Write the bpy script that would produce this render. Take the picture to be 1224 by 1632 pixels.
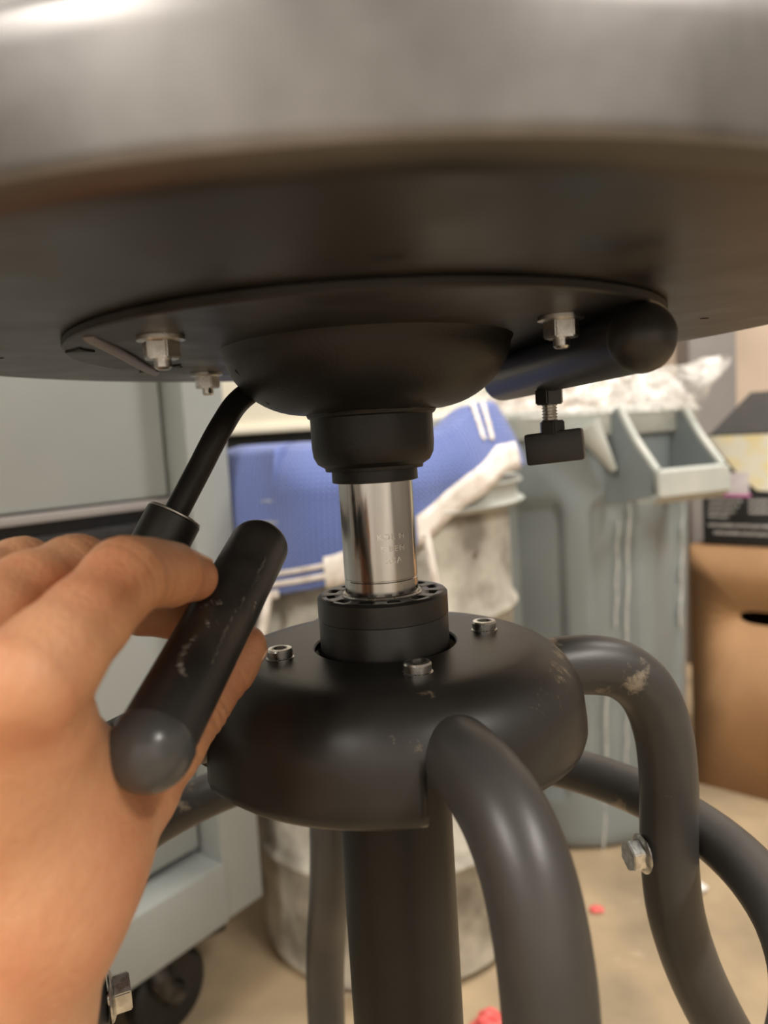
import bpy, bmesh, math, random
import numpy as np
from mathutils import Vector, Matrix, noise
R = math.radians
for o in list(bpy.data.objects): bpy.data.objects.remove(o)
scene = bpy.context.scene
COL = scene.collection
random.seed(7)

# ------------------------------------------------------------------ camera
F_PX, PITCH, ROLL = 1200.0, R(5.52), R(3.5)
CAM = Vector((0.0026, -0.285, 0.72))
fwd = Vector((0, math.cos(PITCH), -math.sin(PITCH)))
r0 = Vector((1, 0, 0)); u0 = Vector((0, math.sin(PITCH), math.cos(PITCH)))
rt = r0*math.cos(ROLL) - u0*math.sin(ROLL)
up = r0*math.sin(ROLL) + u0*math.cos(ROLL)
cd = bpy.data.cameras.new('camera'); cam = bpy.data.objects.new('camera', cd); COL.objects.link(cam)
cam.matrix_world = Matrix(((rt.x, up.x, -fwd.x, CAM.x), (rt.y, up.y, -fwd.y, CAM.y), (rt.z, up.z, -fwd.z, CAM.z), (0, 0, 0, 1)))
cd.sensor_fit = 'VERTICAL'; cd.sensor_height = 32.0; cd.sensor_width = 24.0
cd.lens = 32.0*F_PX/1632.0
cd.clip_start = 0.005; cd.clip_end = 50
cd.dof.use_dof = True; cd.dof.focus_distance = 0.272; cd.dof.aperture_fstop = 7.6
scene.camera = cam

def P(px, py, d):
    """a point of the place: picture position and its distance straight ahead (m)"""
    v = fwd*F_PX + rt*(px-612) + up*(816-py)
    return CAM + v*(d/v.y)

def on_floor(px, py):
    v = fwd*F_PX + rt*(px-612) + up*(816-py)
    return CAM - v*(CAM.z/v.z)

# ------------------------------------------------------------------ world, lights, exposure
w = bpy.data.worlds.new('world'); scene.world = w; w.use_nodes = True
bg = w.node_tree.nodes['Background']; bg.inputs[0].default_value = (1.0, 0.93, 0.84, 1); bg.inputs[1].default_value = 0.15
scene.view_settings.view_transform = 'Standard'; scene.view_settings.look = 'None'
scene.view_settings.gamma = 1.0; scene.view_settings.use_curve_mapping = False
scene.view_settings.exposure = -0.08
CEIL = 2.7
LIGHTS = [  # x, y, size x, size y, watts
    (-1.45, -1.45, 0.30, 1.2, 70),
    (1.55, -1.15, 0.30, 1.2, 80),
    (1.05, 0.75, 1.2, 0.30, 70),
    (-0.85, 0.75, 1.2, 0.30, 8),
]
for i, (x, y, sx, sy, wt) in enumerate(LIGHTS):
    ld = bpy.data.lights.new('tube_light', 'AREA'); ld.shape = 'RECTANGLE'; ld.size = sx; ld.size_y = sy
    ld.energy = wt; ld.color = (1.0, 0.94, 0.86)
    lo = bpy.data.objects.new('tube_light', ld); COL.objects.link(lo); lo.location = (x, y, CEIL-0.075)

# ------------------------------------------------------------------ materials
def mat(name, col, rough=0.5, metal=0.0, col2=None, scale=30.0, lo=0.35, hi=0.65, bump=0.0, bscale=None, rough2=None,
        detail=4.0, sss=0.0, coat=0.0, spec=0.5, stretch=None, wear=None):
    m = bpy.data.materials.new(name); m.use_nodes = True
    nt = m.node_tree; b = nt.nodes['Principled BSDF']
    b.inputs['Base Color'].default_value = (*col, 1); b.inputs['Roughness'].default_value = rough
    b.inputs['Metallic'].default_value = metal; b.inputs['Specular IOR Level'].default_value = spec
    if coat: b.inputs['Coat Weight'].default_value = coat; b.inputs['Coat Roughness'].default_value = 0.2
    if sss:
        b.inputs['Subsurface Weight'].default_value = sss
        b.inputs['Subsurface Radius'].default_value = (1.0, 0.35, 0.15); b.inputs['Subsurface Scale'].default_value = 0.004
    tc = nt.nodes.new('ShaderNodeTexCoord'); src = tc.outputs['Object']
    if stretch:
        mp = nt.nodes.new('ShaderNodeMapping'); mp.inputs['Scale'].default_value = stretch
        nt.links.new(src, mp.inputs[0]); src = mp.outputs[0]
    last = None
    if col2 is not None or rough2 is not None:
        n = nt.nodes.new('ShaderNodeTexNoise'); n.inputs['Scale'].default_value = scale; n.inputs['Detail'].default_value = detail
        nt.links.new(src, n.inputs['Vector'])
        mr = nt.nodes.new('ShaderNodeMapRange'); mr.inputs['From Min'].default_value = lo; mr.inputs['From Max'].default_value = hi
        nt.links.new(n.outputs['Fac'], mr.inputs['Value'])
        if col2 is not None:
            mx = nt.nodes.new('ShaderNodeMix'); mx.data_type = 'RGBA'
            mx.inputs[6].default_value = (*col, 1); mx.inputs[7].default_value = (*col2, 1)
            nt.links.new(mr.outputs[0], mx.inputs[0]); last = mx.outputs[2]
        if rough2 is not None:
            mq = nt.nodes.new('ShaderNodeMapRange'); mq.inputs['To Min'].default_value = rough; mq.inputs['To Max'].default_value = rough2
            nt.links.new(mr.outputs[0], mq.inputs['Value']); nt.links.new(mq.outputs[0], b.inputs['Roughness'])
    if wear:    # (colour, scale, threshold): scuffs with a shape of their own
        n2 = nt.nodes.new('ShaderNodeTexNoise'); n2.inputs['Scale'].default_value = wear[1]; n2.inputs['Detail'].default_value = 8
        n2.inputs['Roughness'].default_value = 0.7; nt.links.new(tc.outputs['Object'], n2.inputs['Vector'])
        m2 = nt.nodes.new('ShaderNodeMapRange'); m2.inputs['From Min'].default_value = wear[2]; m2.inputs['From Max'].default_value = wear[2]+0.05
        nt.links.new(n2.outputs['Fac'], m2.inputs['Value'])
        x2 = nt.nodes.new('ShaderNodeMix'); x2.data_type = 'RGBA'; x2.inputs[6].default_value = (*col, 1); x2.inputs[7].default_value = (*wear[0], 1)
        if last: nt.links.new(last, x2.inputs[6])
        nt.links.new(m2.outputs[0], x2.inputs[0]); last = x2.outputs[2]
    if last: nt.links.new(last, b.inputs['Base Color'])
    if bump:
        n3 = nt.nodes.new('ShaderNodeTexNoise'); n3.inputs['Scale'].default_value = bscale or scale*4; n3.inputs['Detail'].default_value = 3
        nt.links.new(src, n3.inputs['Vector'])
        bp = nt.nodes.new('ShaderNodeBump'); bp.inputs['Strength'].default_value = bump; bp.inputs['Distance'].default_value = 0.001
        nt.links.new(n3.outputs['Fac'], bp.inputs['Height']); nt.links.new(bp.outputs[0], b.inputs['Normal'])
    return m

M = {}
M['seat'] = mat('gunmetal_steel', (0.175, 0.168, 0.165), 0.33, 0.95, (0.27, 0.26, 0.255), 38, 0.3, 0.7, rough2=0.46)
M['pan'] = mat('shaded_gunmetal', (0.085, 0.08, 0.074), 0.33, 0.9, (0.115, 0.108, 0.10), 38, 0.3, 0.7, rough2=0.46)  # darkened copy of the seat steel; the underside's shade is in the colour
M['black'] = mat('black_powder_coat', (0.009, 0.0087, 0.008), 0.42, 0.0, (0.013, 0.0125, 0.0115), 60, bump=0.12, bscale=900, spec=0.38)
M['hub'] = mat('satin_black_coat', (0.016, 0.015, 0.0135), 0.40, 0.0, (0.024, 0.0225, 0.0205), 50, bump=0.05, bscale=1500, wear=((0.20, 0.16, 0.11), 24, 0.635))
M['leg'] = mat('satin_black_tube', (0.036, 0.034, 0.032), 0.40, 0.0, (0.050, 0.047, 0.044), 30, bump=0.05, bscale=1000, wear=((0.24, 0.20, 0.15), 20, 0.635))
M['plate'] = mat('black_plate', (0.022, 0.021, 0.020), 0.38, 0.2, (0.033, 0.031, 0.030), 40, rough2=0.5)
M['plastic'] = mat('black_plastic', (0.014, 0.014, 0.014), 0.38, 0, (0.022, 0.022, 0.021), 80, bump=0.05, bscale=800)
M['cap'] = mat('grey_rubber_cap', (0.058, 0.060, 0.062), 0.27, 0, (0.072, 0.073, 0.074), 60)
M['handle'] = mat('worn_black_tube', (0.028, 0.027, 0.026), 0.38, 0, (0.055, 0.050, 0.045), 55, 0.45, 0.62, bump=0.1, bscale=500, wear=((0.15, 0.145, 0.135), 60, 0.625))
M['weld'] = mat('dull_weld_metal', (0.20, 0.19, 0.18), 0.42, 0.3, (0.05, 0.048, 0.045), 160, 0.40, 0.66, bump=0.6, bscale=900)
M['chrome'] = mat('chrome_steel', (0.60, 0.59, 0.57), 0.13, 1.0, (0.48, 0.47, 0.45), 40, rough2=0.22, stretch=(6, 6, 0.4))
M['zinc'] = mat('zinc_plate', (0.72, 0.72, 0.70), 0.24, 1.0, (0.52, 0.51, 0.48), 300, rough2=0.4)
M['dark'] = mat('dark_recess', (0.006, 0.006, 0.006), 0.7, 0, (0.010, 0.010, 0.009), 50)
M['cab'] = mat('grey_painted_steel', (0.245, 0.26, 0.25), 0.38, 0, (0.27, 0.283, 0.272), 6)
M['cabdark'] = mat('dark_cabinet_inside', (0.10, 0.105, 0.11), 0.5, 0, (0.12, 0.125, 0.13), 6)
M['drum'] = mat('stained_galvanised_steel', (0.55, 0.52, 0.45), 0.5, 0.25, (0.22, 0.20, 0.165), 16, 0.36, 0.66, bump=0.5, bscale=20, rough2=0.7, detail=8, wear=((0.09, 0.06, 0.04), 17, 0.645))
M['towel'] = None
M['white_cloth'] = mat('white_binding', (0.80, 0.75, 0.70), 0.85, 0, (0.60, 0.53, 0.47), 60, 0.45, 0.7, bump=0.3, bscale=900)
M['bin'] = mat('slate_plastic', (0.18, 0.21, 0.22), 0.42, 0, (0.25, 0.28, 0.285), 5, 0.3, 0.75, bump=0.1, bscale=120)
M['binrim'] = mat('pale_lit_slate_plastic', (0.37, 0.395, 0.37), 0.45, 0, (0.46, 0.47, 0.43), 14, bump=0.1, bscale=120)  # paler copy of the bin plastic; the rim's lit tone is painted in
M['streak'] = mat('dried_white_drip', (0.55, 0.56, 0.53), 0.6, 0, (0.42, 0.44, 0.43), 60)
M['card'] = mat('brown_cardboard', (0.40, 0.225, 0.105), 0.75, 0, (0.32, 0.175, 0.08), 7, bump=0.1, bscale=200)
M['cardin'] = mat('dark_cardboard', (0.05, 0.035, 0.025), 0.9, 0, (0.07, 0.05, 0.035), 7)
M['boxblack'] = mat('black_print_card', (0.018, 0.018, 0.020), 0.5, 0, (0.026, 0.025, 0.026), 20)
M['boxgrey'] = mat('grey_card_flap', (0.032, 0.029, 0.027), 0.6, 0, (0.04, 0.036, 0.033), 20)
M['boxyellow'] = mat('cream_yellow_print', (0.82, 0.79, 0.66), 0.5, 0, (0.86, 0.72, 0.34), 22, 0.45, 0.65)
M['boxpink'] = mat('pale_pink_print', (0.62, 0.55, 0.60), 0.5, 0, (0.72, 0.68, 0.70), 40)
M['pink'] = mat('magenta_print', (0.62, 0.18, 0.45), 0.5, 0, (0.70, 0.25, 0.50), 40)
M['print'] = mat('white_print', (0.50, 0.49, 0.48), 0.5, 0, (0.22, 0.215, 0.21), 220, 0.45, 0.6)
M['floor'] = mat('stained_concrete_floor', (0.40, 0.30, 0.185), 0.6, 0, (0.22, 0.17, 0.107), 6, 0.36, 0.66, bump=0.3, bscale=60, rough2=0.75, detail=9, wear=((0.45, 0.36, 0.25), 9, 0.63))
M['wall'] = mat('tan_concrete_wall', (0.62, 0.50, 0.40), 0.8, 0, (0.50, 0.40, 0.315), 3.5, bump=0.3, bscale=40, detail=8)
M['dim'] = mat('grey_block_wall', (0.22, 0.20, 0.18), 0.8, 0, (0.17, 0.155, 0.14), 3.5, bump=0.3, bscale=40)
M['pale'] = mat('pale_painted_wall', (0.78, 0.76, 0.73), 0.8, 0, (0.70, 0.68, 0.65), 3.5, bump=0.2, bscale=40)
M['ceil'] = mat('grey_ceiling', (0.24, 0.225, 0.21), 0.85, 0, (0.20, 0.19, 0.175), 4)
M['post'] = mat('grey_steel_post', (0.22, 0.205, 0.20), 0.5, 0, (0.26, 0.24, 0.23), 5)
M['cream'] = mat('cream_enamel', (0.84, 0.80, 0.68), 0.5, 0, (0.78, 0.73, 0.60), 6)
M['red'] = mat('red_scrap', (0.60, 0.06, 0.06), 0.6, 0, (0.72, 0.16, 0.14), 60)
M['paper'] = mat('white_paper', (0.82, 0.81, 0.79), 0.7, 0, (0.72, 0.71, 0.69), 60)
M['skin'] = mat('skin', (0.64, 0.335, 0.185), 0.46, 0, (0.55, 0.24, 0.125), 38, 0.40, 0.68, bump=0.35, bscale=520, sss=0.35, spec=0.4)
M['nail'] = mat('nail', (0.74, 0.44, 0.32), 0.3, 0, (0.78, 0.50, 0.38), 60, sss=0.2)
m = bpy.data.materials.new('tube_glow'); m.use_nodes = True
b = m.node_tree.nodes['Principled BSDF']; b.inputs['Emission Color'].default_value = (1, 0.9, 0.76, 1); b.inputs['Emission Strength'].default_value = 3.0
M['glow'] = m

# blue waffle towel: woven relief from its own uv
def towel_mat():
    m = bpy.data.materials.new('blue_waffle_towel'); m.use_nodes = True; nt = m.node_tree; b = nt.nodes['Principled BSDF']
    b.inputs['Roughness'].default_value = 0.9; b.inputs['Sheen Weight'].default_value = 0.3
    uv = nt.nodes.new('ShaderNodeUVMap'); sep = nt.nodes.new('ShaderNodeSeparateXYZ'); nt.links.new(uv.outputs[0], sep.inputs[0])
    outs = []
    for ax in (0, 1):
        a = nt.nodes.new('ShaderNodeMath'); a.operation = 'MULTIPLY'; a.inputs[1].default_value = 2*math.pi/0.006; nt.links.new(sep.outputs[ax], a.inputs[0])
        s = nt.nodes.new('ShaderNodeMath'); s.operation = 'SINE'; nt.links.new(a.outputs[0], s.inputs[0]); outs.append(s)
    mx = nt.nodes.new('ShaderNodeMath'); mx.operation = 'MAXIMUM'; nt.links.new(outs[0].outputs[0], mx.inputs[0]); nt.links.new(outs[1].outputs[0], mx.inputs[1])
    mr = nt.nodes.new('ShaderNodeMapRange'); mr.inputs['From Min'].default_value = -0.6; nt.links.new(mx.outputs[0], mr.inputs['Value'])
    c = nt.nodes.new('ShaderNodeMix'); c.data_type = 'RGBA'; c.inputs[6].default_value = (0.07, 0.10, 0.30, 1); c.inputs[7].default_value = (0.15, 0.215, 0.53, 1)
    nt.links.new(mr.outputs[0], c.inputs[0]); nt.links.new(c.outputs[2], b.inputs['Base Color'])
    bp = nt.nodes.new('ShaderNodeBump'); bp.inputs['Strength'].default_value = 0.7; bp.inputs['Distance'].default_value = 0.002
    nt.links.new(mx.outputs[0], bp.inputs['Height']); nt.links.new(bp.outputs[0], b.inputs['Normal'])
    return m
M['towel'] = towel_mat()
def bag_mat():
    m = bpy.data.materials.new('clear_film'); m.use_nodes = True; nt = m.node_tree; b = nt.nodes['Principled BSDF']
    b.inputs['Base Color'].default_value = (0.86, 0.84, 0.80, 1); b.inputs['Roughness'].default_value = 0.22
    b.inputs['Alpha'].default_value = 0.42
    tc = nt.nodes.new('ShaderNodeTexCoord'); n = nt.nodes.new('ShaderNodeTexNoise'); n.inputs['Scale'].default_value = 45; n.inputs['Detail'].default_value = 6
    nt.links.new(tc.outputs['Object'], n.inputs['Vector']); mr = nt.nodes.new('ShaderNodeMapRange')
    mr.inputs['From Min'].default_value = 0.35; mr.inputs['From Max'].default_value = 0.7; mr.inputs['To Min'].default_value = 0.12; mr.inputs['To Max'].default_value = 0.6
    nt.links.new(n.outputs['Fac'], mr.inputs['Value']); nt.links.new(mr.outputs[0], b.inputs['Alpha'])
    return m
M['bag'] = bag_mat()

# ------------------------------------------------------------------ mesh helpers
class MB:
    def __init__(s): s.v = []; s.f = []; s.uv = None
    def add(s, v, f, mtx=None):
        k = len(s.v)
        s.v += [mtx @ Vector(p) if mtx else Vector(p) for p in v]; s.f += [tuple(i+k for i in q) for q in f]; return s
    def box(s, c, size, bev=0.0, mtx=None):
        bm = bmesh.new(); bmesh.ops.create_cube(bm, size=1.0)
        for q in bm.verts: q.co = Vector((q.co.x*size[0]+c[0], q.co.y*size[1]+c[1], q.co.z*size[2]+c[2]))
        if bev: bmesh.ops.bevel(bm, geom=bm.edges[:], offset=bev, segments=2, profile=0.6, affect='EDGES')
        return s.bm(bm, mtx)
    def bm(s, bm, mtx=None):
        bm.verts.index_update(); s.add([q.co.copy() for q in bm.verts], [[q.index for q in f.verts] for f in bm.faces], mtx); bm.free(); return s
    def lathe(s, prof, seg=64, mtx=None, skip=None):
        v = []; f = []; n = len(prof); ring = []
        for (r, z) in prof:
            if r < 1e-6: ring.append([len(v)]*seg); v.append(Vector((0, 0, z)))
            else:
                ring.append(list(range(len(v), len(v)+seg)))
                v += [Vector((r*math.cos(2*math.pi*i/seg), r*math.sin(2*math.pi*i/seg), z)) for i in range(seg)]
        for j in range(n-1):
            for i in range(seg):
                if skip and skip(j, i): continue
                a, b_, c, d = ring[j][i], ring[j][(i+1) % seg], ring[j+1][(i+1) % seg], ring[j+1][i]
                q = []
                for t in (a, b_, c, d):
                    if t not in q: q.append(t)
                if len(q) > 2: f.append(q)
        return s.add(v, f, mtx)
    def tube(s, pts, rad, seg=24, cap=True, closed=False):
        pts = [Vector(p) for p in pts]; n = len(pts); rad = rad if isinstance(rad, (list, tuple)) else [rad]*n
        v = []; f = []; up_ = None
        for i, p in enumerate(pts):
            if closed: t = (pts[(i+1) % n]-pts[i-1]).normalized()
            else: t = (pts[min(i+1, n-1)]-pts[max(i-1, 0)]).normalized()
            if up_ is None:
                up_ = Vector((0, 0, 1)) if abs(t.z) < 0.9 else Vector((1, 0, 0))
            a = (up_ - t*up_.dot(t)).normalized(); up_ = a; bb = t.cross(a)
            for k in range(seg):
                an = 2*math.pi*k/seg; v.append(p + (a*math.cos(an)+bb*math.sin(an))*rad[i])
        for i in range(n if closed else n-1):
            for k in range(seg):
                i2 = (i+1) % n; k2 = (k+1) % seg
                f.append((i*seg+k, i*seg+k2, i2*seg+k2, i2*seg+k))
        if cap and not closed:
            f.append(tuple(range(seg-1, -1, -1))); f.append(tuple((n-1)*seg+k for k in range(seg)))
        return s.add(v, f)
    def prism(s, poly, h, mtx=None, bev=0.0):
        n = len(poly); bm = bmesh.new()
        a = [bm.verts.new((x, y, 0)) for x, y in poly]; b_ = [bm.verts.new((x, y, h)) for x, y in poly]
        bm.faces.new(a[::-1]); bm.faces.new(b_)
        for i in range(n): bm.faces.new((a[i], a[(i+1) % n], b_[(i+1) % n], b_[i]))
        if bev: bmesh.ops.bevel(bm, geom=bm.edges[:], offset=bev, segments=2, affect='EDGES')
        return s.bm(bm, mtx)
    def grid(s, fn, nu, nv, uv=None):
        v = [fn(i/nu, j/nv) for j in range(nv+1) for i in range(nu+1)]
        f = [(j*(nu+1)+i, j*(nu+1)+i+1, (j+1)*(nu+1)+i+1, (j+1)*(nu+1)+i) for j in range(nv) for i in range(nu)]
        if uv: s.uv = [uv(i/nu, j/nv) for j in range(nv+1) for i in range(nu+1)]
        return s.add(v, f)
    def build(s, name, material, parent=None, angle=38, origin=None):
        lo_ = [min(p[i] for p in s.v) for i in range(3)]; hi_ = [max(p[i] for p in s.v) for i in range(3)]
        c = Vector([(lo_[i]+hi_[i])/2 for i in range(3)]) if origin is None else Vector(origin)
        me = bpy.data.meshes.new(name); me.from_pydata([p-c for p in s.v], [], s.f); me.update()
        bm = bmesh.new(); bm.from_mesh(me); bmesh.ops.recalc_face_normals(bm, faces=bm.faces); bm.to_mesh(me); bm.free()
        me.shade_smooth(); me.set_sharp_from_angle(angle=R(angle))
        if s.uv:
            ul = me.uv_layers.new(name='UVMap')
            for l in me.loops: ul.data[l.index].uv = s.uv[l.vertex_index]
        me.materials.append(M[material] if isinstance(material, str) else material)
        o = bpy.data.objects.new(name, me); COL.objects.link(o)
        o['wo'] = tuple(c)
        if parent: o.parent = parent; o.location = c - Vector(parent['wo'])
        else: o.location = c
        return o

def thing(name, label, cat, loc, group=None):
    o = bpy.data.objects.new(name, None); COL.objects.link(o); o.location = loc; o['wo'] = tuple(loc); o.empty_display_size = 0.02
    return tag(o, label, cat, group)
def tag(o, label, cat, group=None):
    o['label'] = label; o['category'] = cat
    if group: o['group'] = group
    return o
def struct(o): o['kind'] = 'structure'; return o
def solid(o, t, off=0): md = o.modifiers.new('thickness', 'SOLIDIFY'); md.thickness = t; md.offset = off; return o
def frame(origin, zdir, xdir=None):
    z = Vector(zdir).normalized(); x = Vector(xdir) if xdir else (Vector((0, 0, 1)) if abs(z.z) < 0.9 else Vector((1, 0, 0)))
    x = (x - z*x.dot(z)).normalized(); y = z.cross(x)
    return Matrix(((x.x, y.x, z.x, origin[0]), (x.y, y.y, z.y, origin[1]), (x.z, y.z, z.z, origin[2]), (0, 0, 0, 1)))
def spline(pts, n=8):
    pts = [Vector(p) for p in pts]; q = [pts[0]*2-pts[1]] + pts + [pts[-1]*2-pts[-2]]; out = []
    for i in range(1, len(q)-2):
        a, b_, c, d = q[i-1], q[i], q[i+1], q[i+2]
        for k in range(n):
            t = k/n; out.append(0.5*((2*b_)+(c-a)*t+(2*a-5*b_+4*c-d)*t*t+(3*b_-a-3*c+d)*t**3))
    out.append(pts[-1]); return out

# ------------------------------------------------------------------ the room
X0, X1, Y0, Y1 = -2.6, 2.6, -2.4, 2.25
struct(MB().box(((X0+X1)/2, (Y0+Y1)/2, -0.05), (X1-X0+0.2, Y1-Y0+0.2, 0.1)).build('floor', 'floor'))
struct(MB().box(((X0+X1)/2, (Y0+Y1)/2, CEIL+0.05), (X1-X0+0.2, Y1-Y0+0.2, 0.1)).build('ceiling', 'ceil'))
struct(MB().box(((X0+X1)/2, Y1+0.05, CEIL/2), (X1-X0, 0.1, CEIL)).build('wall_back', 'wall'))
struct(MB().box(((X0+X1)/2, Y0-0.05, CEIL/2), (X1-X0, 0.1, CEIL)).build('wall_front', 'pale'))
struct(MB().box((X0-0.05, (Y0+Y1)/2, CEIL/2), (0.1, Y1-Y0+0.2, CEIL)).build('wall_left', 'dim'))
struct(MB().box((X1+0.05, (Y0+Y1)/2, CEIL/2), (0.1, Y1-Y0+0.2, CEIL)).build('wall_right', 'dim'))
pp = P(1137, 640, 2.15)
struct(MB().box((pp.x, pp.y+0.05, CEIL/2), (0.135, 0.10, CEIL), 0.004).build('trim_1', 'post'))
LN = ['above and behind the camera on the left', 'above and behind the camera on the right', 'over the grey plastic bin', 'over the grey steel cabinet']
for i, (x, y, sx, sy, wt) in enumerate(LIGHTS):
    t = thing('ceiling_light', 'white strip ceiling light ' + LN[i], 'ceiling light', (x, y, CEIL), 'ceiling strip lights')
    MB().box((x, y, CEIL-0.03), (sx*1.04, sy*1.04, 0.06), 0.004).build('housing', 'ceil', t)
    MB().box((x, y, CEIL-0.065), (sx*0.96, sy*0.96, 0.008), 0.002).build('diffuser', 'glow', t)

# ------------------------------------------------------------------ the stool (millimetres from its axis, heights from the eye level 0.72 m)
ZC = CAM.z
def mm(x, y, z): return Vector((x/1000, y/1000, ZC+z/1000))
def LP(*pts): return [(r/1000, ZC+z/1000) for r, z in pts]
def pol(az, rho, z):   # az: degrees from the side facing the camera, turning to the right
    return mm(rho*math.sin(R(az)), -rho*math.cos(R(az)), z)
stool = thing('bar_stool', 'black metal swivel bar stool seen from below its round seat', 'bar stool', (0, 0, 0))

# seat: pressed steel dish with rounded lower and upper edge
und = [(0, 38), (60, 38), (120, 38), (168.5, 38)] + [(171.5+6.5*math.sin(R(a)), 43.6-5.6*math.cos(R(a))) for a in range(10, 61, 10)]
prof = [(171.5+6.5*math.sin(R(a)), 43.6-5.6*math.cos(R(a))) for a in range(60, 91, 10)]
prof += [(178.6, 58)]
prof += [(167+11.6*math.cos(R(a)), 60+10.5*math.sin(R(a))) for a in range(10, 91, 10)]
prof += [(150, 70), (110, 66), (60, 63), (0, 62)]
sb = MB().lathe(LP(*prof), 160)
seat = sb.build('seat', 'seat', stool, 50)
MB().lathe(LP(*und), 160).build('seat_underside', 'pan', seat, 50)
for az, rho in ((3, 122), (272, 137), (92, 128), (183, 128)):
    c = pol(az, rho, 37.85)
    el_s = 0.4 if az == 92 else 1.0
    el = [(el_s*0.0042*math.cos(k*math.pi/10), el_s*0.0024*math.sin(k*math.pi/10)) for k in range(20)]
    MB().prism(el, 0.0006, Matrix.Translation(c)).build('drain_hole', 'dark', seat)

# mounting plate with its bowl shaped swivel housing
pl = MB().lathe(LP((0, 37.9), (104.4, 37.9), (105, 37.2), (105, 35.2), (104.4, 34.7), (0, 34.7)), 128).build('mounting_plate', 'plate', stool)
bp = [(54, 34.9)] + [(24+29*math.cos(R(a)), 34-23.5*math.sin(R(a))**1.15) for a in range(4, 91, 6)]
bowl = MB().lathe(LP(*bp, (22, 10.5), (0, 10.5)), 96).build('swivel_housing', 'black', stool, 45)
# weld bead and collar
cl = [(23.4, 11.5), (24.2, 10.4), (23.9, 9.2), (23.0, 8.6), (23.0, -2), (22.6, -5.5), (21.2, -8.2), (18.6, -9.8), (18.4, -11), (16.2, -11.2), (16.2, -15.3), (15.2, -15.6), (0, -15.6)]
MB().lathe(LP(*cl), 80).build('collar', 'black', stool, 30)
# wavy weld bead round the collar top
pts = []
for i in range(96):
    a = 2*math.pi*i/96; rr = 23.3+0.35*noise.noise(Vector((math.cos(a)*3, math.sin(a)*3, 0)))
    pts.append(mm(rr*math.cos(a), rr*math.sin(a), 10.4+0.7*noise.noise(Vector((math.cos(a)*5, math.sin(a)*5, 3)))))
MB().tube(pts, 0.0011, 8, closed=True).build('weld_bead', 'black', stool)
# chrome rod with faint stamped characters
rod = MB().lathe(LP((0, -14), (13.9, -14), (14, -15), (14, -51.6), (13.75, -51.9), (13.75, -52.2), (14, -52.5), (14, -75), (0, -75)), 96).build('gas_lift_rod', 'chrome', stool, 25)
def stamp(txt, size, z, az0):
    cu = bpy.data.curves.new('stamp', 'FONT'); cu.body = txt; cu.size = size; cu.extrude = 0.00022; cu.space_character = 1.25; cu.align_x = 'CENTER'
    ob = bpy.data.objects.new('stamp_tmp', cu); COL.objects.link(ob); bpy.context.view_layer.update()
    me = ob.evaluated_get(bpy.context.evaluated_depsgraph_get()).to_mesh()
    v = []
    for q in me.vertices:
        a = R(az0) + q.co.x/0.014; rr = 0.01402+q.co.z; v.append(Vector((rr*math.sin(a), -rr*math.cos(a), ZC+z/1000+q.co.y)))
    f = [tuple(p.vertices) for p in me.polygons]
    ob.to_mesh_clear(); bpy.data.objects.remove(ob)
    MB().add(v, f).build('stamped_mark', 'zinc', rod)
stamp('KOL M', 0.0031, -36.5, 20); stamp('S BEM', 0.0031, -40.9, 22); stamp('ASA', 0.0031, -45.3, 22)
# upper end of the column: ring sleeve with slots
sl = MB().lathe(LP((23.5, -58.4), (24.4, -58.2), (25, -58.9), (25, -66.5), (24.7, -66.8), (24.7, -67.2), (24.85, -67.5), (24.85, -96), (15, -96), (15, -62)), 96).build('column_sleeve', 'plastic', stool, 30)
seg = 72
def slot(j, i):
    return j == 1 and (i % 6) in (1, 2, 3)
rg = MB().lathe(LP((14.6, -58.25), (18.2, -58.2), (21.4, -58.2), (24.4, -58.2)), seg, None, slot).build('slotted_ring', 'plastic', stool)
solid(rg, 0.0022, -1)
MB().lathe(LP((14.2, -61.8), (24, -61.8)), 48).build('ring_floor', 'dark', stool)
# inner zinc bush
MB().lathe(LP((14.2, -58.6), (15.0, -57.6), (15.6, -58.6)), 48).build('bushing', 'zinc', stool)
k = MB(); k.lathe([(0, 0.0008), (0.0022, 0.0008), (0.0026, 0.0), (0.0012, 0.0), (0.0010, -0.001), (0, -0.001)], 20, frame(pol(52, 24.8, -83), pol(52, 1, 0)-pol(52, 0, 0))); k.build('set_screw', 'zinc', stool)
# lower column
MB().lathe(LP((0, -90), (22.2, -90), (22.2, -560), (21, -566), (0, -566)), 64).build('column', 'black', stool)

# hub: domed pressed cup with a slot for each leg
LEGAZ = [17.5, 101.5, 198, 294]; BOLTAZ = [15, 104, 196, 288]; LEGRHO = [1.0, 1.0, 1.0, 1.035]
hp = [(27.2, -80.5), (27.2, -78.6), (27.8, -78), (38, -78), (47, -78.2)]
hp += [(50+24*math.sin(R(a)), -100.5+22.3*math.cos(R(a))) for a in range(8, 91, 8)]
hp += [(74.6, -106), (74.7, -110.5), (73.8, -113.6), (71.0, -116), (69.5, -116.6)]
HS = 180
def hubskip(j, i):
    if (hp[j][1]+hp[j+1][1])/2 > -97 or hp[j][0] < 50: return False
    az = (math.degrees(2*math.pi*(i+0.5)/HS)+90) % 360
    return any(abs((az-a+180) % 360-180) < 10.2 for a in LEGAZ)
hub = solid(MB().lathe(LP(*hp), HS, None, hubskip).build('leg_hub', 'hub', stool, 40), 0.0024, 1)
for m_ in hub.modifiers: m_.offset = -1
MB().lathe(LP((22.3, -100), (64, -100), (64, -103), (22.3, -103)), 64).build('hub_floor', 'dark', stool)
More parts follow.
